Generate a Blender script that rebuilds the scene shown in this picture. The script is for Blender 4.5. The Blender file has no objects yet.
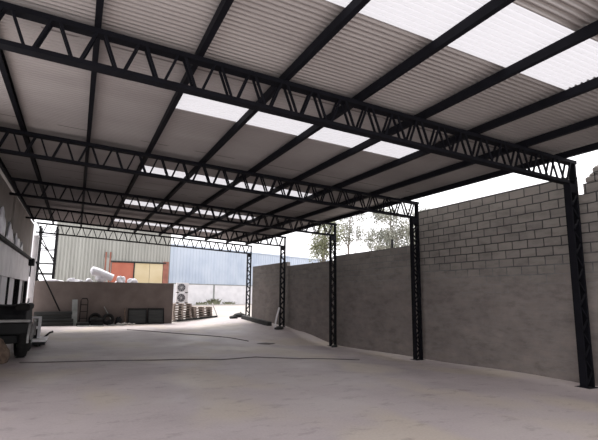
import bpy, math, random
from mathutils import Vector, Matrix
random.seed(7)
S = bpy.context.scene
COL = S.collection

# ------------------------------------------------------------------ helpers
class MB:
    """collects shapes, builds ONE mesh object"""
    def __init__(s): s.v = []; s.f = []; s.sm = []
    def add(s, vs, fs, smooth=False):
        o = len(s.v); s.v += [tuple(p) for p in vs]
        for f in fs: s.f.append([i + o for i in f]); s.sm.append(smooth)
    def box(s, x0, x1, y0, y1, z0, z1, b=0.0):
        if b <= 0:
            vs = [(x, y, z) for z in (z0, z1) for y in (y0, y1) for x in (x0, x1)]
            s.add(vs, [(0, 2, 3, 1), (4, 5, 7, 6), (0, 1, 5, 4), (2, 6, 7, 3), (0, 4, 6, 2), (1, 3, 7, 5)])
        else:
            # chamfered box as rings in z
            def ring(i, z): return [(x0+i+b, y0+i, z), (x1-i-b, y0+i, z), (x1-i, y0+i+b, z), (x1-i, y1-i-b, z),
                                    (x1-i-b, y1-i, z), (x0+i+b, y1-i, z), (x0+i, y1-i-b, z), (x0+i, y0+i+b, z)]
            vs = ring(b, z0) + ring(0, z0+b) + ring(0, z1-b) + ring(b, z1)
            fs = [tuple(range(7, -1, -1)), tuple(range(24, 32))]
            for k in range(3):
                for i in range(8):
                    j = (i+1) % 8; fs.append((k*8+i, k*8+j, k*8+8+j, k*8+8+i))
            s.add(vs, fs)
    def bar(s, a, b, w, h, side=None):
        """rectangular bar a->b, w across (horizontal side), h along the other"""
        a = Vector(a); b = Vector(b); d = (b-a).normalized()
        up = Vector((0, 0, 1))
        if side is not None: sd = Vector(side)
        else:
            sd = d.cross(up)
            if sd.length < 1e-3: sd = Vector((1, 0, 0))
        sd = (sd - d*sd.dot(d)).normalized(); u = sd.cross(d).normalized()
        vs = []
        for p in (a, b):
            for (i, j) in ((-1, -1), (1, -1), (1, 1), (-1, 1)): vs.append(p + sd*(i*w/2) + u*(j*h/2))
        s.add(vs, [(3, 2, 1, 0), (4, 5, 6, 7), (0, 1, 5, 4), (1, 2, 6, 5), (2, 3, 7, 6), (3, 0, 4, 7)])
    def tube(s, pts, r, n=8, r2=None, caps=True):
        pts = [Vector(p) for p in pts]; m = len(pts); vs = []; fs = []
        ref = Vector((0.13, 0.21, 0.97))
        for k, p in enumerate(pts):
            d = (pts[min(k+1, m-1)] - pts[max(k-1, 0)]).normalized()
            a = d.cross(ref)
            if a.length < .05: a = d.cross(Vector((1, 0, 0)))
            a.normalize(); b = d.cross(a)
            rr = r if r2 is None else r + (r2-r)*k/(m-1)
            for i in range(n):
                t = 2*math.pi*i/n; vs.append(p + a*(rr*math.cos(t)) + b*(rr*math.sin(t)))
        for k in range(m-1):
            for i in range(n):
                j = (i+1) % n; fs.append((k*n+i, k*n+j, k*n+n+j, k*n+n+i))
        s.add(vs, fs, True)
        if caps: s.add(vs[:n], [tuple(range(n-1, -1, -1))]); s.add(vs[-n:], [tuple(range(n))])
    def lathe(s, prof, axis_o, axis='z', n=24):
        """closed-ish profile (r, t) around axis"""
        vs = []; fs = []; o = Vector(axis_o)
        for (r, t) in prof:
            for i in range(n):
                a = 2*math.pi*i/n; c, q = r*math.cos(a), r*math.sin(a)
                vs.append(o + Vector({'z': (c, q, t), 'x': (t, c, q), 'y': (q, t, c)}[axis]))
        for k in range(len(prof)-1):
            for i in range(n):
                j = (i+1) % n; fs.append((k*n+i, k*n+j, k*n+n+j, k*n+n+i))
        s.add(vs, fs, True)
    def blob(s, c, rx, ry, rz, amp=.15, seed=0, n=14, m=9, flat=None):
        rnd = random.Random(seed); ph = [(rnd.uniform(1, 4), rnd.uniform(1, 4), rnd.uniform(0, 6), rnd.uniform(0, 6)) for _ in range(4)]
        vs = []; fs = []
        for k in range(m+1):
            th = math.pi*k/m
            for i in range(n):
                a = 2*math.pi*i/n
                w = 1 + amp*sum(math.sin(round(p[0])*a+p[2])*math.sin(p[1]*th+p[3]) for p in ph)/2
                z = rz*math.cos(th)*w
                if flat is not None: z = max(z, flat)
                vs.append((c[0]+rx*math.sin(th)*math.cos(a)*w, c[1]+ry*math.sin(th)*math.sin(a)*w, c[2]+z))
        for k in range(m):
            for i in range(n):
                j = (i+1) % n; fs.append((k*n+i, k*n+n+i, k*n+n+j, k*n+j))
        s.add(vs, fs, True)
    def build(s, name, mat, parent=None, xf=None):
        me = bpy.data.meshes.new(name)
        vs = s.v
        if xf is not None: vs = [tuple(xf @ Vector(p)) for p in vs]
        me.from_pydata(vs, [], s.f); me.polygons.foreach_set('use_smooth', s.sm)
        me.validate(); me.update()
        if mat is not None: me.materials.append(mat)
        o = bpy.data.objects.new(name, me); COL.objects.link(o)
        if parent is not None: o.parent = parent
        return o

def tag(o, label, cat, group=None):
    o['label'] = label; o['category'] = cat
    if group: o['group'] = group
    return o
def thing(name, loc, label, cat, group=None, rz=0):
    o = bpy.data.objects.new(name, None); COL.objects.link(o)
    o.location = loc; o.rotation_euler = (0, 0, rz); o.empty_display_size = .2
    return tag(o, label, cat, group)
def struct(o): o['kind'] = 'structure'; return o
def copy_tree(o, label=None, loc=None, rz=None):
    c = o.copy(); COL.objects.link(c)
    for ch in o.children:
        d = ch.copy(); COL.objects.link(d); d.parent = c
        for g in ch.children:
            e = g.copy(); COL.objects.link(e); e.parent = d
    if label: c['label'] = label
    if loc: c.location = loc
    if rz is not None: c.rotation_euler = (0, 0, rz)
    return c

# ------------------------------------------------------------------ materials
def new(name):
    m = bpy.data.materials.new(name); m.use_nodes = True
    nt = m.node_tree; b = nt.nodes['Principled BSDF']
    return m, nt, b
def noisy(name, c1, c2, scale=3., rough=.8, metal=0., detail=6., bump=0., coord='Object', stretch=(1, 1, 1), c3=None, bscale=None, spec=.5):
    m, nt, b = new(name); L = nt.links; b.inputs['Specular IOR Level'].default_value = spec
    tc = nt.nodes.new('ShaderNodeTexCoord'); mp = nt.nodes.new('ShaderNodeMapping'); mp.inputs['Scale'].default_value = stretch
    L.new(tc.outputs[coord], mp.inputs['Vector'])
    n = nt.nodes.new('ShaderNodeTexNoise'); n.inputs['Scale'].default_value = scale; n.inputs['Detail'].default_value = detail
    L.new(mp.outputs['Vector'], n.inputs['Vector'])
    r = nt.nodes.new('ShaderNodeValToRGB'); r.color_ramp.elements[0].position = .33; r.color_ramp.elements[1].position = .67
    r.color_ramp.elements[0].color = (*c1, 1); r.color_ramp.elements[1].color = (*c2, 1)
    if c3: e = r.color_ramp.elements.new(.5); e.color = (*c3, 1)
    L.new(n.outputs['Fac'], r.inputs['Fac']); L.new(r.outputs['Color'], b.inputs['Base Color'])
    b.inputs['Roughness'].default_value = rough; b.inputs['Metallic'].default_value = metal
    if bump:
        n2 = nt.nodes.new('ShaderNodeTexNoise'); n2.inputs['Scale'].default_value = bscale or scale*6; n2.inputs['Detail'].default_value = 4
        L.new(mp.outputs['Vector'], n2.inputs['Vector'])
        bp = nt.nodes.new('ShaderNodeBump'); bp.inputs['Strength'].default_value = bump; bp.inputs['Distance'].default_value = .02
        L.new(n2.outputs['Fac'], bp.inputs['Height']); L.new(bp.outputs['Normal'], b.inputs['Normal'])
    return m

M = {}
def roofmat():
    m = noisy('roof_sheet', (.285, .262, .252), (.36, .336, .322), .9, .40, .5, stretch=(.4, 1, 1))
    nt = m.node_tree; L = nt.links; b = nt.nodes['Principled BSDF']; src = b.inputs['Base Color'].links[0].from_socket
    tc = nt.nodes.new('ShaderNodeTexCoord'); sx = nt.nodes.new('ShaderNodeSeparateXYZ'); L.new(tc.outputs['Object'], sx.inputs[0])
    def mth(op, a, c):
        n = nt.nodes.new('ShaderNodeMath'); n.operation = op
        for i, q in enumerate((a, c)):
            if isinstance(q, (int, float)): n.inputs[i].default_value = q
            else: L.new(q, n.inputs[i])
        return n.outputs[0]
    lap = mth('LESS_THAN', mth('MODULO', mth('ADD', sx.outputs['Y'], .37), .99), .022)      # lapped sheet edges, grimy in places
    n = nt.nodes.new('ShaderNodeTexNoise'); n.inputs['Scale'].default_value = 1.1; L.new(tc.outputs['Object'], n.inputs['Vector'])
    f = mth('MULTIPLY', lap, mth('MULTIPLY', mth('GREATER_THAN', n.outputs['Fac'], .46), .6))
    x = nt.nodes.new('ShaderNodeMix'); x.data_type = 'RGBA'; L.new(f, x.inputs[0]); L.new(src, x.inputs[6]); x.inputs[7].default_value = (.06, .05, .048, 1)
    L.new(x.outputs[2], b.inputs['Base Color']); return m
M['steel'] = noisy('black_steel', (.004, .004, .006), (.006, .006, .009), 5, .75, .0, spec=.12)
M['roof'] = roofmat()
M['conc_low'] = noisy('low_wall_render', (.105, .082, .073), (.145, .116, .104), 1.3, .9, bump=.2, bscale=14)
M['left_wall'] = noisy('left_wall_render', (.20, .175, .16), (.29, .26, .24), .8, .9, bump=.15, bscale=10)
M['ground'] = noisy('dusty_ground', (.29, .262, .242), (.37, .338, .315), .5, .95, bump=.3, bscale=5)
M['white'] = noisy('white_paint', (.60, .59, .61), (.70, .69, .71), 2, .55)
M['dirty_white'] = noisy('dirty_white_board', (.70, .68, .69), (.85, .83, .84), 1.6, .6)
M['white_plastic'] = noisy('white_plastic', (.72, .71, .76), (.86, .85, .88), 4, .4, bump=.4, bscale=12)
M['dark'] = noisy('dark_machine', (.004, .004, .005), (.012, .012, .013), 4, .65, spec=.15)
M['rubber'] = noisy('rubber', (.010, .010, .010), (.018, .017, .016), 8, .9, spec=.2)
M['dark_wood'] = noisy('dark_timber', (.018, .02, .02), (.04, .04, .038), 4, .9, stretch=(.3, 4, 4))
M['trim'] = noisy('pale_trim', (.22, .21, .205), (.34, .33, .32), 6, .4)
M['brown'] = noisy('brown_sacking', (.08, .052, .037), (.17, .12, .09), 9, .95, bump=.6, bscale=30)
M['pallet'] = noisy('pallet_wood', (.26, .21, .18), (.46, .39, .34), 4, .9, stretch=(.6, 3, 3))
M['grey_metal'] = noisy('grey_metal', (.17, .18, .17), (.27, .28, .27), 3, .5)
M['rust'] = noisy('rust_paint', (.22, .085, .06), (.30, .12, .085), 3, .75)
M['orange'] = noisy('orange_door', (.36, .105, .065), (.42, .135, .085), 1.2, .7)
M['yellow'] = noisy('yellow_door', (.50, .40, .23), (.57, .48, .31), .8, .7)
M['cable'] = noisy('cable_sheath', (.10, .088, .085), (.15, .13, .125), 5, .8)
M['bark'] = noisy('bark', (.16, .13, .11), (.30, .27, .24), 5, .9)
M['stone'] = noisy('rubble', (.30, .27, .25), (.5, .46, .43), 6, .9, bump=.4)
M['black'] = noisy('black_gap', (.008, .008, .008), (.012, .012, .012), 2, .8)
M['fan'] = noisy('fan_grey', (.06, .06, .07), (.10, .10, .11), 4, .6)
def leafmat(name, c1, c2):
    m = noisy(name, c1, c2, .8, .6); return m
M['leaf_a'] = leafmat('leaf_olive', (.12, .13, .07), (.24, .25, .15))
M['leaf_b'] = leafmat('leaf_grey', (.13, .14, .11), (.30, .30, .25))
M['weed'] = leafmat('weed_green', (.13, .14, .08), (.24, .24, .16))

# translucent roof sheets: white fibreglass
m, nt, b = new('translucent_sheet'); nt.nodes.remove(b)
tr = nt.nodes.new('ShaderNodeBsdfTranslucent'); tr.inputs['Color'].default_value = (.31, .305, .32, 1)
df = nt.nodes.new('ShaderNodeBsdfDiffuse'); df.inputs['Color'].default_value = (.9, .9, .9, 1)
mx = nt.nodes.new('ShaderNodeMixShader'); mx.inputs[0].default_value = .15
nt.links.new(tr.outputs[0], mx.inputs[1]); nt.links.new(df.outputs[0], mx.inputs[2])
nt.links.new(mx.outputs[0], nt.nodes['Material Output'].inputs['Surface']); M['skylight'] = m

# floor concrete
m, nt, b = new('concrete_floor'); L = nt.links
tc = nt.nodes.new('ShaderNodeTexCoord')
def nz(scale, detail=5, rough=.55, st=(1, 1, 1)):
    mp = nt.nodes.new('ShaderNodeMapping'); mp.inputs['Scale'].default_value = st; L.new(tc.outputs['Object'], mp.inputs['Vector'])
    n = nt.nodes.new('ShaderNodeTexNoise'); n.inputs['Scale'].default_value = scale; n.inputs['Detail'].default_value = detail; n.inputs['Roughness'].default_value = rough
    L.new(mp.outputs['Vector'], n.inputs['Vector']); return n
def ramp(src, stops):
    r = nt.nodes.new('ShaderNodeValToRGB')
    while len(r.color_ramp.elements) < len(stops): r.color_ramp.elements.new(.5)
    for e, (p, c) in zip(r.color_ramp.elements, stops): e.position = p; e.color = (*c, 1)
    L.new(src, r.inputs['Fac']); return r
def mix(fac, a, bb, mode='MIX'):
    x = nt.nodes.new('ShaderNodeMix'); x.data_type = 'RGBA'; x.blend_type = mode
    if hasattr(fac, 'links') or not isinstance(fac, float): L.new(fac, x.inputs[0])
    else: x.inputs[0].default_value = fac
    for s_, i in ((a, 6), (bb, 7)):
        if isinstance(s_, tuple): x.inputs[i].default_value = (*s_, 1)
        else: L.new(s_, x.inputs[i])
    return x.outputs[2]
big = ramp(nz(.35, 4).outputs['Fac'], [(.35, (.36, .308, .31)), (.5, (.425, .366, .366)), (.66, (.45, .395, .382))])
tan = ramp(nz(.55, 3, .4, (1, .6, 1)).outputs['Fac'], [(.50, (0, 0, 0)), (.60, (1, 1, 1))])
c = mix(tan.outputs['Color'], big.outputs['Color'], (.46, .395, .345))
spots = ramp(nz(2.2, 6, .7, (1, 1.6, 1)).outputs['Fac'], [(.30, (.62, .60, .60)), (.45, (1, 1, 1))])
c = mix(.8, c, spots.outputs['Color'], 'MULTIPLY')
fine = ramp(nz(28, 3).outputs['Fac'], [(.3, (.88, .88, .88)), (.7, (1.06, 1.06, 1.06))])
c = mix(.7, c, fine.outputs['Color'], 'MULTIPLY')
L.new(c, b.inputs['Base Color'])
rr = ramp(nz(.8, 4).outputs['Fac'], [(.3, (.42, .42, .42)), (.7, (.7, .7, .7))]); L.new(rr.outputs['Color'], b.inputs['Roughness'])
bp = nt.nodes.new('ShaderNodeBump'); bp.inputs['Strength'].default_value = .25; bp.inputs['Distance'].default_value = .015
L.new(nz(6, 6).outputs['Fac'], bp.inputs['Height']); L.new(bp.outputs['Normal'], b.inputs['Normal'])
M['floor'] = m

# block wall on the right: open joints high up, smeared over lower down
m, nt, b = new('block_wall'); L = nt.links
tc = nt.nodes.new('ShaderNodeTexCoord'); sx = nt.nodes.new('ShaderNodeSeparateXYZ'); L.new(tc.outputs['Object'], sx.inputs[0])
cb = nt.nodes.new('ShaderNodeCombineXYZ'); L.new(sx.outputs['Y'], cb.inputs[0]); L.new(sx.outputs['Z'], cb.inputs[1])
wn = nt.nodes.new('ShaderNodeTexNoise'); wn.inputs['Scale'].default_value = 3.; L.new(tc.outputs['Object'], wn.inputs['Vector'])
wv = nt.nodes.new('ShaderNodeVectorMath'); wv.operation = 'MULTIPLY_ADD'; wv.inputs[1].default_value = (.035, .03, 0); L.new(wn.outputs['Color'], wv.inputs[0]); L.new(cb.outputs[0], wv.inputs[2])
br = nt.nodes.new('ShaderNodeTexBrick'); br.inputs['Scale'].default_value = 1
br.inputs['Brick Width'].default_value = .42; br.inputs['Row Height'].default_value = .205; br.inputs['Mortar Size'].default_value = .014
br.inputs['Mortar Smooth'].default_value = .25; br.inputs['Bias'].default_value = -.1
br.inputs['Color1'].default_value = (.195, .179, .16, 1); br.inputs['Color2'].default_value = (.145, .132, .122, 1); br.inputs['Mortar'].default_value = (.2, .2, .2, 1)
L.new(wv.outputs[0], br.inputs['Vector'])
def math_(op, a, b_=None, clamp=False):
    n = nt.nodes.new('ShaderNodeMath'); n.operation = op; n.use_clamp = clamp
    for i, q in enumerate((a, b_)):
        if q is None: continue
        if isinstance(q, (int, float)): n.inputs[i].default_value = q
        else: L.new(q, n.inputs[i])
    return n.outputs[0]
def mr(src, a, b_, c_, d):
    n = nt.nodes.new('ShaderNodeMapRange'); n.interpolation_type = 'SMOOTHSTEP'
    for i, q in enumerate((a, b_, c_, d)): n.inputs[i+1].default_value = q
    L.new(src, n.inputs[0]); return n.outputs[0]
pn = nz(1.1, 4)
hz = math_('ADD', sx.outputs['Z'], math_('MULTIPLY', math_('SUBTRACT', pn.outputs['Fac'], .5), 1.6))
high = mr(hz, 2.0, 2.9, .04, 1.0)
near = mr(sx.outputs['Y'], 10.9, 11.5, 1.0, .38)
joint = math_('MULTIPLY', math_('MULTIPLY', br.outputs['Fac'], high), near)
body = ramp(nz(1.0, 5, .6, (1, 1, 1.4)).outputs['Fac'], [(.32, (.150, .127, .118)), (.52, (.185, .160, .150)), (.70, (.225, .194, .178))])
smear = mr(hz, 1.7, 2.6, .85, .25)
c = mix(smear, br.outputs['Color'], body.outputs['Color'])
blot = ramp(nz(2.6, 6, .7, (1, .7, 2)).outputs['Fac'], [(.32, (.68, .66, .65)), (.5, (1, 1, 1)), (.68, (1.18, 1.14, 1.1))])
c = mix(.8, c, blot.outputs['Color'], 'MULTIPLY')
c = mix(joint, c, (.028, .026, .026))
L.new(c, b.inputs['Base Color']); b.inputs['Roughness'].default_value = .92
bp = nt.nodes.new('ShaderNodeBump'); bp.inputs['Strength'].default_value = .7; bp.inputs['Distance'].default_value = .03
hh = math_('ADD', math_('MULTIPLY', joint, -1.0), math_('MULTIPLY', nz(14, 5).outputs['Fac'], .25))
L.new(hh, bp.inputs['Height']); L.new(bp.outputs['Normal'], b.inputs['Normal'])
M['blocks'] = m
# shed cladding & blue cladding : colour stripes belong to paint weathering, ribs are geometry
M['shed'] = noisy('shed_cladding', (.27, .27, .245), (.36, .36, .33), 1.2, .6, stretch=(1, 1, .15))
M['blue'] = noisy('blue_cladding', (.37, .43, .53), (.47, .525, .61), .8, .6, stretch=(1, 1, .6), c3=(.43, .49, .58))

# ------------------------------------------------------------------ geometry numbers (metres)
W, Y1, HE, SL, DD = 9.323, 6.0, 4.549, .0485, 5.0
XL = -2.03
def zt(x): return HE + SL*(W-x)                 # top chord axis
def smooth(a, b_, x):
    t = min(1, max(0, (x-a)/(b_-a))); return t*t*(3-2*t)
def interp(tab, y):
    if y <= tab[0][0]: return tab[0][1]
    for (a, p), (b_, q) in zip(tab, tab[1:]):
        if y <= b_: return p + (q-p)*smooth(a, b_, y)
    return tab[-1][1]
ZW = [(4, 0), (7.2, 0), (11.2, -.12), (16, -.24), (19.5, .05), (21.5, .18), (26, .30), (28, .34), (40, .72)]
def zf(x, y):
    right = interp(ZW, y)*smooth(5.0, 8.8, x)
    out = .72*smooth(28.5, 40, y)
    return max(right, out) if y > 22 else right

def grid(name, x0, x1, nx, y0, y1, ny, mat, f=zf):
    b_ = MB(); vs = [(x0+(x1-x0)*i/nx, y0+(y1-y0)*j/ny, 0) for j in range(ny+1) for i in range(nx+1)]
    vs = [(x, y, f(x, y)) for x, y, _ in vs]
    fs = [(j*(nx+1)+i, j*(nx+1)+i+1, (j+1)*(nx+1)+i+1, (j+1)*(nx+1)+i) for j in range(ny) for i in range(nx)]
    b_.add(vs, fs, True); return struct(b_.build(name, mat))
grid('floor', -4.0, 9.6, 68, -4, 27.4, 157, M['floor'])
grid('ground', -14, 60, 148, 27.4, 75, 95, M['ground'])
grid('ground', 9.6, 60, 40, -4, 27.4, 63, M['ground'])

# right block wall, stepped sections and a broken top course near the first column
wb = MB(); X0, X1 = 9.47, 9.65
def wsec(y0, y1, z): wb.box(X0, X1, y0, y1, -.6, z)
wsec(11.25, 16.2, 3.30); wsec(16.2, 21.1, 3.12); wsec(21.1, 26.1, 3.33)
wsec(6.13, 11.25, 4.32); wsec(5.91, 6.13, 3.88); wsec(.5, 5.91, 4.1)
wb.box(X0, X1, 2.0, 5.87, 4.1, 4.24, .03); wb.box(X0, X1, 2.0, 5.72, 4.2, 4.44, .05); wb.box(X0, X1, 5.55, 5.79, 4.2, 4.31, .04)
struct(wb.build('wall_right', M['blocks']))
# low rendered wall at the back
lb = MB(); lb.box(-2.1, 5.12, 27.45, 27.65, -.1, 2.27, .012)
struct(lb.build('wall_back', M['conc_low']))
# left wall, lighter stretch further back
la = MB(); la.box(-2.62, -2.42, 9.5, 25.6, -.1, 3.3); la.box(-2.62, -2.19, 9.5, 18.4, 3.3, 5.02); la.box(-2.62, -2.13, 18.4, 25.6, 3.3, 5.02)
struct(la.build('wall_left', M['left_wall']))
la = MB(); la.box(-2.62, -2.10, 25.6, 25.92, -.1, 5.0); struct(la.build('wall_left', M['dirty_white']))

# ------------------------------------------------------------------ roof
AMP, PITCH = .025, .092
STRIPS = [(3.22, 4.19), (7.50, 8.29), (12.62, 13.42), (17.70, 18.58), (22.75, 23.55)]
SX0, SX1 = 1.30, 6.53
YR0, YR1, XR0, XR1 = 2.4, 25.98, -2.5, 9.2
PH = .13
def zr(x): return zt(x) + .035 + PH + AMP + .002
def prof(y): return AMP*math.cos(2*math.pi*y/PITCH)
step = PITCH/8
ys = []; y = YR0
while y < YR1: ys.append(y); y += step
cm = MB()
def sheet(mb, ylist, xa, xb, dz=0.0):
    vs = []
    for yy in ylist:
        for x in (xa, xb): vs.append((x, yy, zr(x)+prof(yy)+dz))
    fs = [(2*i, 2*i+2, 2*i+3, 2*i+1) for i in range(len(ylist)-1)]
    mb.add(vs, fs, True)
sheet(cm, ys, XR0, SX0); sheet(cm, ys, SX1, XR1)
edges = [YR0-.01] + [e for st in STRIPS for e in st] + [YR1+.01]
for k in range(0, len(edges), 2): sheet(cm, [q for q in ys if edges[k] <= q <= edges[k+1]], SX0, SX1)
struct(cm.build('ceiling', M['roof']))
where = ['above the front bay, nearest the viewer', 'just behind the nearest truss', 'just behind the second truss', 'just behind the third truss', 'just behind the fourth truss']
for (a, b_), wh in zip(STRIPS, where):
    sb = MB(); sheet(sb, [q for q in ys if a-.05 <= q <= b_+.05], SX0-.06, SX1+.06, .006)
    tag(sb.build('skylight_sheet', M['skylight']), 'white translucent corrugated roof sheet ' + wh, 'skylight', 'translucent roof sheets')

# purlins
ords = ['first', 'second', 'third', 'fourth', 'fifth', 'sixth', 'seventh', 'eighth', 'ninth', 'tenth']
PX = [-2.14, -1.28, -.01, 1.30, 2.61, 3.93, 5.24, 6.52, 7.80, 8.99]
for k, x in enumerate(PX):
    pb = MB(); z0 = zt(x)+.035; z1 = z0+PH
    ang = math.atan(SL)
    y0, y1 = YR0+.02, 26.1
    # C profile: web on the left, two flanges, lips
    pr = [(-.04, z0), (.04, z0), (.04, z0+.03), (.034, z0+.03), (.034, z0+.006), (-.034, z0+.006), (-.034, z1-.006), (.034, z1-.006), (.034, z1-.03), (.04, z1-.03), (.04, z1), (-.04, z1)]
    n = len(pr); vs = [(x+a, yy, z) for yy in (y0, y1) for a, z in pr]
    pb.add(vs, [(i, (i+1) % n, n+(i+1) % n, n+i) for i in range(n)]); pb.add(vs[:n], [(11, 0, 1, 2, 3, 4, 5, 6, 7, 8, 9, 10)][::-1]); pb.add(vs[n:], [tuple(range(n))])
    wh = 'along the left wall' if k == 0 else ('at the right eave' if k == 9 else ords[k] + ' counting from the left wall')
    tag(pb.build('purlin', M['steel']), 'black steel roof purlin running front to back, ' + wh, 'purlin', 'steel purlins under the roof')

# trusses : double lattice planes
DEP = .46; NP = 22
def make_truss():
    t = thing('roof_truss', (0, Y1, 0), '', 'truss', 'lattice roof trusses')
    b_ = MB(); b_.bar((XL, 0, zt(XL)), (W+.02, 0, zt(W+.02)), .16, .07, (0, 1, 0)); b_.build('top_chord', M['steel'], t)
    b_ = MB(); b_.bar((XL, 0, zt(XL)-DEP), (W-.1, 0, zt(W-.1)-DEP), .16, .06, (0, 1, 0)); b_.build('bottom_chord', M['steel'], t)
    p = (W-.14-XL)/NP; g = .04
    for yy in (-.06, .06):
        for k in range(NP):
            xa = XL + .025 + k*p; xm = xa+p/2; xb = xa+p
            for (u, v, zu, zv) in ((xa+g, xm-g, 0, 1), (xm+g, xb-g, 1, 0)):
                b_ = MB(); b_.bar((u, yy, zt(u)-(DEP if zu else 0)), (v, yy, zt(v)-(DEP if zv else 0)), .03, .032, (0, 1, 0))
                b_.build('diagonal', M['steel'], t)
    return t
tl = ['nearest black lattice roof truss, crossing the top of the view', 'second black lattice roof truss from the front', 'third black lattice roof truss from the front, in the middle of the row',
      'fourth black lattice roof truss, last but one towards the back', 'furthest black lattice roof truss, above the low back wall']
t0 = make_truss(); t0['label'] = tl[0]
for i in range(1, 5): copy_tree(t0, tl[i], (0, Y1+DD*i, 0))

# columns : two channels with lacing
cl = ['black lattice steel column at the right edge of the view, nearest', 'black lattice steel column where the tall block wall steps down, second from the front', 'black lattice steel column third from the front, standing clear against the low block wall',
      'black lattice steel column fourth from the front, beside the pale leaning pipe', 'black lattice steel column furthest back, against the pale blue wall']
for i in range(5):
    y = Y1+DD*i; zb = zf(9.2, y)-.01
    t = thing('lattice_column', (0, y, zb), cl[i], 'column', 'lattice steel columns')
    ztop = zt(W)-zb; zin = zt(W-.2)-DEP-zb
    xo, xi = W-.03, W-.235
    b_ = MB(); b_.box(xo-.02, xo+.025, -.07, .07, 0, ztop+.03); b_.build('outer_chord', M['steel'], t)
    b_ = MB(); b_.box(xi-.025, xi+.02, -.07, .07, 0, zin+.03); b_.build('inner_chord', M['steel'], t)
    n = 16; h = (zin-.05)/n
    for yy in (-.055, .055):
        for k in range(n):
            za = .05+h*k; zc = za+h
            a, c_ = (xi, xo) if k % 2 == 0 else (xo, xi)
            b_ = MB(); b_.bar((a, yy, za), (c_, yy, zc), .03, .028, (0, 1, 0)); b_.build('lacing', M['steel'], t)
    b_ = MB(); b_.box(xi-.08, xo+.06, -.15, .15, -.03, .015); b_.build('base_plate', M['steel'], t)
    b_ = MB(); b_.box(xi-.03, xo+.0, -.08, -.07, zin-.22, zin+.03); b_.build('gusset_plate', M['steel'], t)

# ------------------------------------------------------------------ left side: white boarded front under the ledge
t = thing('boarded_partition', (-2.1, 14, 0), 'white boarded workshop front with dark ledge along the left wall', 'partition')
def lx(b_, name, mat): return b_.build(name, mat, t, Matrix.Translation((2.1, -14, 0)))
b_ = MB(); b_.box(-2.12, -2.07, 12.5, 18.2, 2.2, 3.17); lx(b_, 'fascia_board', M['dirty_white'])
b_ = MB(); b_.box(-2.12, -2.07, 18.24, 25.0, 2.2, 3.17); lx(b_, 'fascia_board', M['dirty_white'])
b_ = MB(); b_.box(-2.36, -1.94, 12.5, 25.3, 3.17, 3.25); lx(b_, 'ledge', M['dark'])
b_ = MB(); b_.box(-2.30, -2.24, 12.5, 25.2, .0, 2.2); lx(b_, 'dark_backing', M['black'])
for (a, c_) in ((17.3, 18.6), (18.75, 20.6), (22.0, 23.6)):
    b_ = MB(); b_.box(-2.22, -2.14, a, c_, 0, 2.2, .01); lx(b_, 'white_panel', M['white'])
for yy in (18.64, 21.9, 25.1):
    b_ = MB(); b_.box(-2.2, -2.08, yy-.06, yy+.06, 0, 2.2); lx(b_, 'post', M['dark'])
for k, (yy, ln, h, lab) in enumerate(((15.0, 1.45, .62, 'largest heap, nearest the viewer'), (17.0, 1.25, .56, 'second heap, in the middle'), (18.9, 1.15, .40, 'third heap'), (20.5, .8, .26, 'smallest heap, furthest back'))):
    b_ = MB(); b_.blob((-2.035, yy, 3.255), .08, ln*.6, h, .3, 10+k, 26, 14, flat=0)
    tag(b_.build('plastic_sheeting', M['white_plastic']), 'crumpled white plastic sheeting on the dark ledge at left, ' + lab, 'sheeting', 'white sheeting on the ledge')
# small dark box at the end of the ledge and leaning pole
t = thing('wall_box', (-2.0, 24.75, 2.9), 'small dark box with a bracket at the far end of the ledge', 'box')
b_ = MB(); b_.box(-.06, .16, -.25, .15, 0, .34, .02); b_.build('box_body', M['dark'], t)
b_ = MB(); b_.bar((.02, 0, .04), (.02, .0, -.5), .05, .05); b_.build('bracket', M['dark'], t)
b_ = MB(); b_.tube([(-1.80, 25.1, 3.12), (-1.25, 26.1, 2.0), (-.66, 27.16, .74)], .035, 8)
tag(b_.build('leaning_pole', M['dark']), 'long dark pole leaning diagonally from the ledge end to the timber stack', 'pole')
# white post by the low wall
t = thing('white_post', (-1.96, 26.2, 0), 'dirty white post standing at the left end of the low wall', 'post')
b_ = MB(); b_.box(-.14, .1, -.12, .12, 0, 4.5, .015); b_.build('shaft', M['dirty_white'], t)
b_ = MB(); b_.box(-.16, .13, -.15, .15, 0, .25, .01); b_.build('foot', M['dirty_white'], t)

# scaffold tower in the bright gap behind the low wall
t = thing('scaffold_tower', (-1.65, 30, 0), 'dark tubular scaffold tower in the bright gap behind the low wall', 'scaffold')
for (x, y) in ((-.42, -.5), (.42, -.5), (-.42, .5), (.42, .5)):
    b_ = MB(); b_.tube([(x, y, 0), (x, y, 5.4)], .06, 8); b_.build('upright', M['dark'], t)
for z in (.5, 2.7, 3.3, 4.1, 4.9):
    for y in (-.5, .5):
        b_ = MB(); b_.tube([(-.42, y, z), (.42, y, z)], .025, 6); b_.build('rail', M['dark'], t)
    for x in (-.42, .42):
        b_ = MB(); b_.tube([(x, -.5, z), (x, .5, z)], .025, 6); b_.build('rail', M['dark'], t)
for (za, zb_, y) in ((4.6, 3.5, -.5), (2.6, 1.2, -.5), (4.9, 3.3, .5)):
    b_ = MB(); b_.tube([(-.42, y, za), (.42, y, zb_)], .03, 6); b_.build('brace', M['dark'], t)
b_ = MB(); b_.box(-.42, .42, -.5, .5, 2.72, 2.77); b_.build('deck_board', M['grey_metal'], t)

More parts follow.
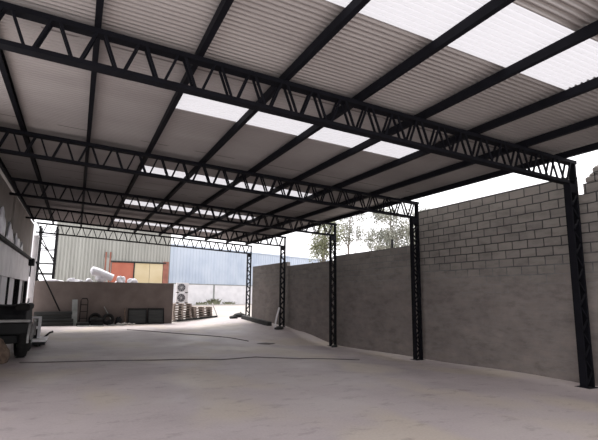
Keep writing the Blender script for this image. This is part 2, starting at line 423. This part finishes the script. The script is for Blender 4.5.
# white bundles on the low wall
zt2 = 2.27
bund = [(-1.15, .5, .13, .07, 'thin flat bundle at its far left end'), (-.1, .42, .15, .12, 'low bundle second from left'), (.58, .22, .15, .13, 'low bundle left of the roll'),
        (2.2, .24, .17, .26, 'rounded heap right of the roll'), (2.85, .3, .16, .17, 'last heap before the yellow door')]
for k, (x, rx, ry, rz_, lab) in enumerate(bund):
    b_ = MB(); b_.blob((x, 27.55, zt2), rx, ry*.62, rz_*1.25, .3, 30+k, 18, 10, flat=0)
    tag(b_.build('plastic_bundle', M['white_plastic']), 'white plastic on top of the low wall, ' + lab, 'bundle', 'white plastic on the low wall')
b_ = MB(); pts = [(.78, 27.55, 2.86), (1.1, 27.55, 2.77), (1.4, 27.55, 2.65), (1.8, 27.55, 2.50)]
b_.tube(pts, .24, 14, .19)
b_.blob((.78, 27.55, 2.86), .14, .23, .23, .1, 3); b_.blob((1.2, 27.55, 2.46), .3, .13, .19, .2, 5, flat=-.188)
tag(b_.build('tarpaulin_roll', M['white_plastic']), 'thick rolled white tarpaulin slanting on top of the low wall', 'tarpaulin')

# ------------------------------------------------------------------ buildings behind
t = thing('corrugated_shed', (2.3, 36, 0), 'tall grey green corrugated shed with orange and yellow doors behind the low wall', 'building')
SXa, SXb = -1.55-2.3, 6.32-2.3
def topz(x): return 6.9 - (x-SXa)/(SXb-SXa)*.65
wv_ = MB()
def ribwall(mb, xa, xb, zlo, zhi, p=.22, d=.05):
    xs = []; x = xa
    while x < xb-1e-6:
        for fr, yy in ((0, 0), (.5, 0), (.58, d), (.92, d)):
            if x+fr*p < xb: xs.append((x+fr*p, yy))
        x += p
    xs.append((xb, 0))
    vs = []
    for x, yy in xs:
        for z in (zlo(x), zhi(x)): vs.append((x, yy, z))
    mb.add(vs, [(2*i, 2*i+2, 2*i+3, 2*i+1) for i in range(len(xs)-1)])
D0, D1, DZ = 2.28-2.3, 5.95-2.3, 3.95
ribwall(wv_, SXa, D0, lambda x: 0, topz); ribwall(wv_, D0, D1, lambda x: DZ, topz); ribwall(wv_, D1, SXb, lambda x: 0, topz)
wv_.build('cladding', M['shed'], t)
b_ = MB(); vs = [(SXa, .08, 0), (SXb, .08, 0), (SXb, .08, topz(SXb)-.02), (SXa, .08, topz(SXa)-.02)]
vs += [(x, 3.4, z) for x, _, z in vs]; b_.add(vs, [(3, 2, 6, 7), (0, 3, 7, 4), (1, 5, 6, 2), (4, 5, 6, 7)]); b_.build('shell', M['shed'], t)
b_ = MB(); b_.bar((SXa-.05, 0, topz(SXa)), (SXb+.05, 0, topz(SXb)), .14, .1, (0, 1, 0)); b_.build('eave_trim', M['shed'], t)
def part(name, mat, parent, label=None):
    o = PB.build(name, mat, parent)
    if label: o['label'] = label
    return o
PB = MB(); PB.box(D0-.08, 1.42, -.04, .05, 0, DZ-.08, .01); dr = part('door', M['orange'], t, 'orange sliding door')
PB = MB(); PB.box(1.30, 1.36, -.07, -.04, 2.2, 2.6); part('handle', M['dark'], dr)
for k, (a, c_) in enumerate(((1.50, 2.55), (2.57, 3.52))):
    PB = MB(); PB.box(a, c_, -.04, .05, 0, DZ-.08, .01); part('door', M['yellow'], t, 'pale yellow door panel')
PB = MB(); PB.box(D0-.15, D1+.1, -.1, .05, DZ-.06, DZ+.04, .01); part('door_header', M['dark_wood'], t)
PB = MB(); PB.box(1.42, 1.50, -.08, .05, 0, DZ-.05); part('door_post', M['dark_wood'], t)
PB = MB(); PB.box(3.54, 3.95, -.06, .05, 0, DZ+.1, .01); part('door_jamb', M['rust'], t, 'red brown door jamb')
PB = MB(); PB.box(D0-.62, D0-.10, -.06, .05, 0, DZ+.25, .01); part('door_jamb', M['shed'], t)
for x in (D0-.2, D0-.5):
    PB = MB(); PB.box(x-.05, x+.05, -.10, -.05, 0, 4.6); part('pole', M['rust'], t, 'rusty red upright beside the doors')

# blue clad building, turned, running behind the right block wall
A = Vector((7.05, 40, 0)); B = Vector((29.0, 49.7, 0)); ln = (B-A).length; rz = math.atan2(B.y-A.y, B.x-A.x)
t = thing('blue_shed', A, 'long pale blue clad building with a white base wall at the back', 'building', rz=rz)
m_ = MB(); ribwall(m_, 0, ln, lambda x: 2.5, lambda x: 5.78, .34, .02); m_.build('cladding', M['blue'], t)
m_ = MB(); m_.box(.3, ln, .07, 1.4, .3, 5.7); m_.build('shell', M['blue'], t)
m_ = MB(); m_.box(-.03, ln, -.06, .10, 5.74, 5.88, .01); m_.build('eave_trim', M['blue'], t)
m_ = MB(); m_.box(-.05, 4.72, -.12, .06, .2, 2.5, .01); m_.build('base_wall', M['white'], t)
m_ = MB(); m_.box(4.78, ln, -.12, .06, .2, 2.5, .01); m_.build('base_wall', M['white'], t)
m_ = MB(); m_.box(4.66, 4.84, -.15, .0, .2, 2.52, .01); m_.build('joint_post', M['grey_metal'], t)
m_ = MB(); m_.box(-.05, ln, -.14, .06, 2.46, 2.54); m_.build('ledge', M['grey_metal'], t)

# weeds along the white base wall
def weed(loc, n, h, lab, sd):
    r = random.Random(sd); m_ = MB()
    for k in range(n):
        a = r.uniform(0, 6.28); d = r.uniform(0, .35); x, y = d*math.cos(a)*1.5, d*math.sin(a)*.6; hh_ = h*r.uniform(.5, 1); lx_ = r.uniform(-.2, .2); w_ = r.uniform(.02, .05)
        m_.add([(x-w_, y, 0), (x+w_, y, 0), (x+lx_+w_*1.4, y+.05, hh_*.6), (x+lx_*1.8, y+r.uniform(-.15, .1), hh_), (x+lx_-w_*1.4, y+.05, hh_*.6)], [(0, 1, 2, 4), (4, 2, 3)])
    o = m_.build('weed_tuft', M['weed']); o.location = loc; tag(o, lab, 'weed', 'weeds along the white wall')
def onwall(s_): p_ = A + (B-A).normalized()*s_; n_ = Vector((math.sin(rz), -math.cos(rz), 0)); q = p_+n_*.5; return (q.x, q.y, zf(q.x, q.y)-.02)
weed(onwall(3.2), 40, .3, 'green weeds at the foot of the white base wall, left tuft', 1)
weed(onwall(4.6), 80, .6, 'green weeds at the foot of the white base wall, tall tuft at the wall joint', 2)
weed(onwall(6.3), 40, .3, 'green weeds at the foot of the white base wall, right tuft', 3)

# ------------------------------------------------------------------ trees, poles beyond the right wall
def tree(loc, h, crown, nleaf, mat, lab, sd, trunk_r=.16, lsize=.2):
    r = random.Random(sd); t = thing('tree', loc, lab, 'tree', 'trees beyond the right wall')
    tb = MB(); tb.tube([(0, 0, 0), (.1, 0, h*.25), (-.05, .1, h*.5), (.12, 0, h*.82)], trunk_r, 8, trunk_r*.3)
    clusters = []
    for (cx, cy, cz, rr_, n) in crown:
        for k in range(n):
            a = r.uniform(0, 6.28); u = r.uniform(-1, 1); q = rr_*r.uniform(.35, 1)**.6
            clusters.append(Vector((cx+q*math.sqrt(1-u*u)*math.cos(a), cy+q*math.sqrt(1-u*u)*math.sin(a), cz+q*u*.8)))
    for c_ in clusters[::2]:
        z0 = max(h*.25, c_.z-r.uniform(.8, 1.8)); s_ = Vector((0, 0, z0)); md = (s_+c_)/2 + Vector((r.uniform(-.3, .3), r.uniform(-.3, .3), -.15))
        tb.tube([s_, md, c_], .045, 5, .015)
    tb.build('trunk', M['bark'], t)
    fm = MB(); per = max(1, nleaf//len(clusters))
    for c_ in clusters:
        for k in range(per):
            d = Vector((r.gauss(0, .34), r.gauss(0, .34), r.gauss(0, .26))); p = c_+d
            e1 = Vector((r.gauss(0, 1), r.gauss(0, 1), r.gauss(-.6, .8))).normalized(); e2 = e1.cross(Vector((r.gauss(0, 1), r.gauss(0, 1), r.gauss(0, 1)))).normalized()
            L_ = lsize*r.uniform(.6, 1.2); w_ = L_*.26
            fm.add([p, p+e1*L_*.5+e2*w_, p+e1*L_, p+e1*L_*.5-e2*w_], [(0, 1, 2, 3)])
    fm.build('foliage', mat, t)
tree((18.4, 33.5, .4), 8.4, [(0, 0, 6.0, 1.3, 16), (.4, 0, 7.4, .9, 8), (-.4, 0, 4.9, .8, 8)], 3600, M['leaf_a'], 'olive green tree beyond the wall, leftmost, above the blue roof edge', 4)
tree((22.0, 35.3, .4), 10.2, [(-.2, 0, 6.8, 1.25, 12), (.6, 0, 8.6, 1.25, 9), (-.4, 0, 9.5, .8, 6)], 2600, M['leaf_b'], 'thin grey twiggy tree beyond the wall, beside the pale street pole', 5)
tree((22.6, 30.0, .3), 9.6, [(-.9, 0, 5.6, 1.3, 16), (.6, 0, 6.8, 1.2, 14), (-.2, 0, 8.1, 1.2, 10), (1.5, 0, 5.4, .9, 8)], 6200, M['leaf_b'], 'broad grey green tree beyond the wall, behind the dark fence post', 6)
tree((28.2, 33.6, .4), 10.5, [(-.2, 0, 6.8, 1.1, 9), (.3, 0, 8.7, 1.3, 10)], 2600, M['leaf_b'], 'sparse tree beyond the wall, rightmost, beside the second column', 8)
m_ = MB(); m_.tube([(18.6, 29, 0), (18.6, 29, 8.6)], .085, 10, .07)
tag(m_.build('street_pole', M['white']), 'slim pale pole standing beyond the wall in front of the trees', 'pole')
m_ = MB(); m_.tube([(17.45, 23, 0), (17.45, 23, 5.15)], .07, 8)
tag(m_.build('fence_post', M['dark']), 'short dark post rising beyond the wall near the second column', 'post')

# ------------------------------------------------------------------ condensers, pallets
t = thing('air_conditioner', (5.93, 28.95, 1.10), 'white air conditioner outdoor unit, lower one of two stacked', 'air conditioner', 'stacked outdoor units')
m_ = MB(); m_.box(-.36, .36, -.17, .17, .05, .62, .015); m_.build('casing', M['dirty_white'], t)
m_ = MB(); m_.lathe([(.001, -.172), (.20, -.174), (.22, -.19), (.235, -.19), (.235, -.17)], (-.08, 0, .335), 'y', 24)
g_ = m_.build('fan_grille', M['fan'], t)
m_ = MB()
for k in range(5):
    a = math.pi*k/5; m_.bar((-.08-.22*math.cos(a), -.192, .335-.22*math.sin(a)), (-.08+.22*math.cos(a), -.192, .335+.22*math.sin(a)), .012, .012, (0, 1, 0))
m_.build('guard', M['dirty_white'], g_)
for x in (-.27, .27):
    m_ = MB(); m_.box(x-.05, x+.05, -.19, .19, 0, .05); m_.build('foot', M['dark'], t)
m_ = MB(); m_.box(.2, .34, -.19, -.168, .12, .42, .006); m_.build('service_panel', M['dirty_white'], t)
copy_tree(t, 'white air conditioner outdoor unit, upper one of two stacked', (5.92, 28.95, 1.722))

def make_pallet(loc, lab, rz=0.):
    t = thing('pallet', loc, lab, 'pallet', 'stacked wooden pallets', rz)
    for k in range(6):
        m_ = MB(); y = -.5+.2*k; m_.box(-.55, .55, y-.07+.0, y+.07, .118, .14); m_.build('top_slat', M['pallet'], t)
    for x in (-.48, 0, .48):
        m_ = MB(); m_.box(x-.05, x+.05, -.55, .55, .022, .118); m_.build('stringer', M['pallet'], t)
    for y in (-.48, 0, .48):
        m_ = MB(); m_.box(-.55, .55, y-.06, y+.06, 0, .022); m_.build('bottom_slat', M['pallet'], t)
    return t
zb = zf(6.2, 29)+.01
P0 = make_pallet((5.93, 29.05, zb), 'wooden pallet at the bottom of the taller stack under the air conditioners')
pos = ['second from the bottom', 'third from the bottom', 'fourth from the bottom', 'fifth from the bottom', 'sixth from the bottom', 'seventh, topmost']
for k in range(6):
    copy_tree(P0, 'wooden pallet in the taller stack under the air conditioners, ' + pos[k], (5.93+random.uniform(-.03, .03), 29.05+random.uniform(-.03, .03), zb+.143*(k+1)), random.uniform(-.03, .03))
zb = zf(7.0, 28.6)+.01
pos = ['at the bottom', 'second from the bottom', 'third from the bottom', 'fourth from the bottom', 'topmost']
for k in range(5):
    copy_tree(P0, 'wooden pallet in the lower stack right of the air conditioners, ' + pos[k], (7.18-.02*k, 28.75+random.uniform(-.03, .03), zb+.143*k), random.uniform(-.03, .03))
z_ = zf(7.8, 28.2)
m_ = MB(); m_.bar((7.98, 28.05, z_+.01), (7.66, 28.25, z_+.85), .14, .03, (0, 1, 0))
tag(m_.build('timber_board', M['dirty_white']), 'pale board leaning on the right side of the pallet stack', 'board')
m_ = MB(); m_.bar((5.5, 27.95, zf(6, 28)+.05), (7.9, 27.9, zf(7.9, 28)+.05), .12, .1)
tag(m_.build('timber_beam', M['dark_wood']), 'dark timber beam lying on the ground before the pallets', 'beam')

# ------------------------------------------------------------------ things along the low wall
rows = [(27.30, .08), (27.08, .08), (26.86, .08), (27.28, .26), (27.06, .26), (27.26, .44), (27.24, .62)]
lab = ['at the back of the bottom row', 'in the middle of the bottom row', 'at the front of the bottom row', 'at the back of the second row', 'at the front of the second row', 'third row up', 'topmost']
for k, (y, z) in enumerate(rows):
    m_ = MB(); dx = random.uniform(-.08, .08); m_.box(-1.75+dx, .0+dx, y-.09, y+.09, z-.075, z+.085, .012)
    tag(m_.build('timber_beam', M['dark_wood']), 'dark squared timber stacked at the left foot of the low wall, ' + lab[k], 'beam', 'dark timbers at the foot of the low wall')
m_ = MB(); m_.bar((.07, 27.05, .01), (-.0, 27.36, 1.32), .26, .04, (1, 0, 0))
tag(m_.build('metal_sheet', M['grey_metal']), 'narrow grey metal sheet leaning on the low wall', 'sheet')
t = thing('hand_truck', (.47, 27.2, 0), 'dark two wheeled hand truck standing against the low wall', 'hand truck')
for x in (-.17, .17):
    m_ = MB(); m_.tube([(x, -.05, .15), (x, .12, 1.25), (x*.7, .16, 1.38)], .022, 8); m_.build('upright', M['dark'], t)
for z in (.35, .7, 1.05):
    m_ = MB(); q = -.05+.17*(z-.15)/1.1; m_.tube([(-.17, q, z), (.17, q, z)], .018, 6); m_.build('crossbar', M['dark'], t)
m_ = MB(); m_.tube([(-.12, .16, 1.38), (.12, .16, 1.38)], .024, 8); m_.build('handle', M['dark'], t)
m_ = MB(); m_.box(-.2, .2, -.28, -.03, .02, .04); m_.build('toe_plate', M['dark'], t)
for x in (-.23, .23):
    m_ = MB(); m_.lathe([(.02, -.03), (.09, -.03), (.13, -.025), (.14, 0), (.13, .025), (.09, .03), (.02, .03)], (x, .02, .14), 'x', 18); m_.build('wheel', M['rubber'], t)
for k, (x, y, z, a, b2, c2, lab) in enumerate(((.76, 26.93, .14, .06, .06, .14, 'dark lump of scrap between the flat tyres'), (1.66, 26.58, .13, .13, .13, .13, 'dark lump of scrap right of the stacked tyres'), (2.2, 27.12, .2, .18, .15, .2, 'dark lump of scrap at the right end of the tyre heap'))):
    m_ = MB(); m_.blob((x, y, z), a, b2, c2, .35, 40+k, 12, 8, flat=-z+.005); m_.bar((x-a*.8, y, z), (x+a*.6, y-.04, z+c2*1.2), .05, .04)
    tag(m_.build('scrap_lump', M['dark']), lab, 'scrap', 'dark scrap at the low wall')
# scrap tyres
def tyre(loc, lab, rot=(0, 0, 0), sc=1.):
    m_ = MB(); m_.lathe([(.17, -.07), (.25, -.09), (.30, -.075), (.315, 0), (.30, .075), (.25, .09), (.17, .07), (.16, 0), (.17, -.07)], (0, 0, 0), 'z', 22)
    o = m_.build('tyre', M['rubber']); o.location = loc; o.rotation_euler = rot; o.scale = (sc,)*3
    return tag(o, lab, 'tyre', 'old tyres at the low wall')
tyre((.45, 26.5, .095), 'old black tyre lying flat, leftmost of the heap by the low wall')
tyre((1.13, 26.72, .095), 'old black tyre lying flat under another one by the low wall')
tyre((1.10, 26.74, .30), 'old black tyre lying on top of another one by the low wall', (.08, .05, 0))
tyre((1.70, 27.1, .285), 'old black tyre leaning upright, rightmost of the heap by the low wall', (1.30, 0, .2))
tyre((1.05, 27.3, .32), 'old black tyre leaning upright behind the heap by the low wall', (1.35, 0, -.1))
for k, (a, c_, lab) in enumerate((((.2, 26.05, .03), (1.45, 25.95, .03), 'long dark pipe lying in front of the tyres'), ((2.0, 27.38, .02), (1.45, 27.41, .95), 'dark pipe leaning on the low wall behind the tyres'), ((2.45, 26.3, .03), (1.65, 26.1, .03), 'short dark pipe lying right of the tyres'))):
    m_ = MB(); m_.tube([a, c_], .025, 8); tag(m_.build('scrap_pipe', M['grey_metal']), lab, 'pipe', 'scrap pipes')
for k, (x, y, r_) in enumerate(((2.2, 26.75, .09), (2.48, 26.6, .11), (2.75, 26.8, .08), (2.95, 26.65, .07))):
    m_ = MB(); m_.blob((x, y, r_*.55), r_*1.4, r_, r_*.6, .3, 60+k, 10, 6)
    tag(m_.build('rubble_stone', M['stone']), ('leftmost', 'largest, second from left', 'third from left', 'smallest, rightmost')[k] + ' of the pale stones at the foot of the low wall', 'stone', 'pale stones')
for k, (xa, xb, lab) in enumerate(((2.72, 3.66, 'left one of two dark metal frames leaning on the low wall'), (3.76, 4.60, 'right one of two dark metal frames leaning on the low wall'))):
    t = thing('framed_panel', (xa, 27.1, 0), lab, 'frame', 'dark frames at the low wall')
    w_ = xb-xa
    def pt(x, z): return (x, .02+.27*z/.85, z)
    for (a, c_, nm) in ((pt(0, 0), pt(0, .85), 'stile'), (pt(w_, 0), pt(w_, .85), 'stile'), (pt(0, .82), pt(w_, .82), 'rail'), (pt(0, .04), pt(w_, .04), 'rail')):
        m_ = MB(); m_.bar(a, c_, .06, .05, (0, 1, 0)); m_.build(nm, M['dark'], t)
    m_ = MB(); m_.bar(pt(w_/2, .08), pt(w_/2, .80), w_-.05, .012, (1, 0, 0)); m_.build('panel', M['dark_wood'], t)
m_ = MB(); m_.tube([(2.55, 27.1, 0), (2.52, 27.4, .86)], .03, 8); tag(m_.build('wooden_stake', M['brown']), 'thin brown stake leaning left of the metal frames', 'stake')
# right side, around the fourth column
zc = zf(8.8, 20.6)
m_ = MB(); m_.tube([(8.72, 20.75, zc+.03), (8.85, 20.85, zc+.5), (9.0, 20.9, zc+.95)], .04, 8)
tag(m_.build('drain_pipe', M['dirty_white']), 'short pale pipe leaning beside the fourth column', 'pipe')
m_ = MB(); m_.bar((8.72, 21.4, zf(8.7, 21.4)+.09), (8.78, 25.6, zf(8.8, 25.6)+.10), .22, .2)
tag(m_.build('timber_beam', M['dark_wood']), 'dark timber beam lying along the wall between the last two columns', 'beam')
for k, (x, y, r_) in enumerate(((8.75, 20.3, .16), (8.4, 26.2, .18), (9.0, 15.55, .10), (9.05, 27.0, .28))):
    m_ = MB(); m_.blob((x, y, zf(x, y)+r_*.3), r_*1.3, r_, r_*.6, .3, 80+k, 12, 7)
    tag(m_.build('rubble_stone', M['dark_wood']), ('dark lump of rubble beside the fourth column', 'dark lump of rubble left of the last column', 'small dark lump beside the third column', 'large dark lump of rubble at the last column')[k], 'stone', 'dark rubble by the columns')

# ------------------------------------------------------------------ machine at the left edge
t = thing('wheeled_machine', (-1.52, 14.2, 0), 'dark wheeled machine with a pale trim strip at the left edge', 'machine')
m_ = MB()
pr = [(-.0, .58), (0, 1.12), (.12, 1.34), (.5, 1.38), (1.9, 1.30), (2.1, 1.05), (2.1, .55)]
n = len(pr); vs = [(x, y, z) for x in (-.42, .40) for y, z in pr]
m_.add(vs, [tuple(range(n-1, -1, -1)), tuple(range(n, 2*n))] + [(i, (i+1) % n, n+(i+1) % n, n+i) for i in range(n)]); bd = m_.build('body', M['dark'], t)
bv = bd.modifiers.new('bevel', 'BEVEL'); bv.width = .11; bv.segments = 4
m_ = MB(); m_.box(-.28, .52, -.10, .0, .93, 1.0, .02); m_.build('trim_strip', M['trim'], t)
m_ = MB(); m_.box(-.42, .46, -.06, .06, .62, .92, .03); m_.build('rear_panel', M['black'], t)
m_ = MB(); m_.box(.12, .46, .02, 1.5, 1.22, 1.40, .04); m_.build('seat_pad', M['rubber'], t)
for yy in (.25, 1.75):
    for sx_, nm in ((.33, 'r'), (-.36, 'l')):
        m_ = MB(); m_.lathe([(.17, -.12), (.30, -.135), (.36, -.12), (.395, -.075), (.405, 0), (.395, .075), (.36, .12), (.30, .135), (.17, .12)], (0, 0, 0), 'x', 28)
        for k in range(20):
            a = 2*math.pi*k/20; c_, q = math.cos(a), math.sin(a)
            m_.bar((-.10, .40*c_, .40*q), (.10, .40*math.cos(a+.1), .40*math.sin(a+.1)), .03, .02)
        w_ = m_.build('wheel', M['rubber'], t); w_.location = (sx_, yy, .415); w_.rotation_euler = (0, 0, math.radians(14) if yy < 1 else 0)
        m_ = MB(); m_.lathe([(.001, .10), (.06, .11), (.08, .06), (.15, .05), (.175, .135), (.185, .135), (.175, -.1), (.001, -.1)], (0, 0, 0), 'x', 22); m_.build('rim', M['grey_metal'], w_)
    m_ = MB(); pts = [(.52, yy-.50+.0, .42)]
    pts = [(.50, yy+.47*math.cos(a), .42+.47*math.sin(a)) for a in [math.pi*(1.0-.125*k) for k in range(9)]]
    for a, c_ in zip(pts, pts[1:]): m_.bar(a, c_, .05, .025, (1, 0, 0))
    m_.build('fender', M['trim'], t)
m_ = MB(); m_.tube([(-.3, .25, .405), (.3, .25, .405)], .04, 10); m_.build('axle', M['dark'], t)
m_ = MB(); m_.tube([(-.3, 1.75, .405), (.3, 1.75, .405)], .04, 10); m_.build('axle', M['dark'], t)
m_ = MB(); m_.bar((0, .1, .5), (0, 2.0, .5), .5, .2); m_.build('chassis', M['black'], t)
m_ = MB(); m_.tube([(.36, .5, 1.36), (.40, .35, 1.52), (.40, .1, 1.5)], .025, 8); m_.build('lever', M['dirty_white'], t)
m_ = MB(); m_.blob((-1.66, 13.55, .16), .30, .26, .42, .16, 5, 16, 10, flat=-.16)
tag(m_.build('sack', M['brown']), 'rough brown sack standing on the floor before the dark machine', 'sack')

# trolley with an upright white frame
t = thing('platform_trolley', (-1.08, 17.6, 0), 'white platform trolley with an upright frame beside the dark machine', 'trolley')
m_ = MB(); m_.box(-.30, .36, -.7, .75, .16, .22, .01); m_.build('platform', M['dirty_white'], t)
m_ = MB(); m_.box(-.28, .33, -.66, .7, .07, .16); m_.build('chassis', M['black'], t)
for x in (-.16, .10):
    m_ = MB(); m_.box(x-.045, x+.045, -.05, .02, .2, .92, .008); m_.build('upright', M['white'], t)
for z in (.55, .89):
    m_ = MB(); m_.box(-.125, .065, -.05, .02, z-.03, z+.03); m_.build('crossbar', M['white'], t)
m_ = MB(); m_.box(-.125, .065, -.02, .0, .22, .52); m_.build('back_panel', M['dark'], t)
m_ = MB(); m_.tube([(.25, .6, .2), (.38, .75, .33), (.48, .8, .36)], .035, 8); m_.build('handle', M['dark'], t)
for (x, y) in ((-.2, -.35), (.17, -.35), (-.2, .55), (.17, .55)):
    m_ = MB(); m_.lathe([(.015, -.025), (.05, -.025), (.065, -.015), (.065, .015), (.05, .025), (.015, .025)], (x, y, .065), 'x', 14); m_.build('wheel', M['rubber'], t)

# cables on the floor
def cable(pts, r, lab):
    r_ = random.Random(3); out = []
    for a, c_ in zip(pts, pts[1:]):
        for k in range(8):
            f = k/8; x = a[0]+(c_[0]-a[0])*f; y = a[1]+(c_[1]-a[1])*f + .05*math.sin(x*2.3)
            out.append((x, y, zf(x, y)+r))
    m_ = MB(); m_.tube(out, r, 6); tag(m_.build('cable', M['cable']), lab, 'cable', 'cables on the floor')
cable([(-1.1, 13.45), (.24, 13.1), (2.6, 12.6), (3.6, 12.1), (4.6, 12.35), (5.6, 11.6), (7.6, 11.3)], .014, 'long thin cable lying across the middle of the concrete floor')
cable([(2.3, 23.3), (3.1, 22.1), (4.15, 20.3), (5.0, 19.2), (5.62, 17.9), (6.02, 16.5)], .014, 'dark cable running along the floor towards the third column')
m_ = MB(); m_.blob((6.35, 16.0, zf(6.35, 16)+.012), .34, .16, .03, .2, 9, 18, 8)
tag(m_.build('rag', M['cable']), 'flat dark rag lying on the floor at the end of the cable', 'rag')

# ------------------------------------------------------------------ light and camera
w = bpy.data.worlds.new('World'); S.world = w; w.use_nodes = True
nt = w.node_tree; bg = nt.nodes['Background']; L = nt.links
tc = nt.nodes.new('ShaderNodeTexCoord'); n = nt.nodes.new('ShaderNodeTexNoise'); n.inputs['Scale'].default_value = 2.0; n.inputs['Detail'].default_value = 4
L.new(tc.outputs['Generated'], n.inputs['Vector'])
r = nt.nodes.new('ShaderNodeValToRGB'); r.color_ramp.elements[0].color = (.90, .88, .92, 1); r.color_ramp.elements[1].color = (1, .99, 1, 1)
r.color_ramp.elements[0].position = .3; r.color_ramp.elements[1].position = .7
L.new(n.outputs['Fac'], r.inputs['Fac']); L.new(r.outputs['Color'], bg.inputs['Color']); bg.inputs['Strength'].default_value = 1.0
sun = bpy.data.lights.new('sun', 'SUN'); sun.energy = 2.2; sun.angle = math.radians(25); sun.color = (1, .97, .94)
so = bpy.data.objects.new('sun', sun); COL.objects.link(so); so.rotation_euler = (math.radians(-30), math.radians(-6), 0)

cam = bpy.data.cameras.new('camera'); co = bpy.data.objects.new('camera', cam); COL.objects.link(co)
F, PIT, YAW, ROLL, CH = 458.4, .16003, .44697, .01088, 1.73978
cam.sensor_fit = 'HORIZONTAL'; cam.sensor_width = 36; cam.lens = 36*F/598; cam.clip_end = 300
cy, sy, cp, sp = math.cos(YAW), math.sin(YAW), math.cos(PIT), math.sin(PIT)
fw = Vector((sy*cp, cy*cp, sp)); rt = Vector((cy, -sy, 0)); up = rt.cross(fw)
r2 = rt*math.cos(ROLL) + up*math.sin(ROLL); u2 = -rt*math.sin(ROLL) + up*math.cos(ROLL)
co.matrix_world = Matrix(((r2.x, u2.x, -fw.x, 0), (r2.y, u2.y, -fw.y, 0), (r2.z, u2.z, -fw.z, CH), (0, 0, 0, 1)))
S.camera = co
vs_ = S.view_settings; vs_.view_transform = 'Standard'; vs_.look = 'None'; vs_.gamma = 1; vs_.use_curve_mapping = False
vs_.exposure = 1.17
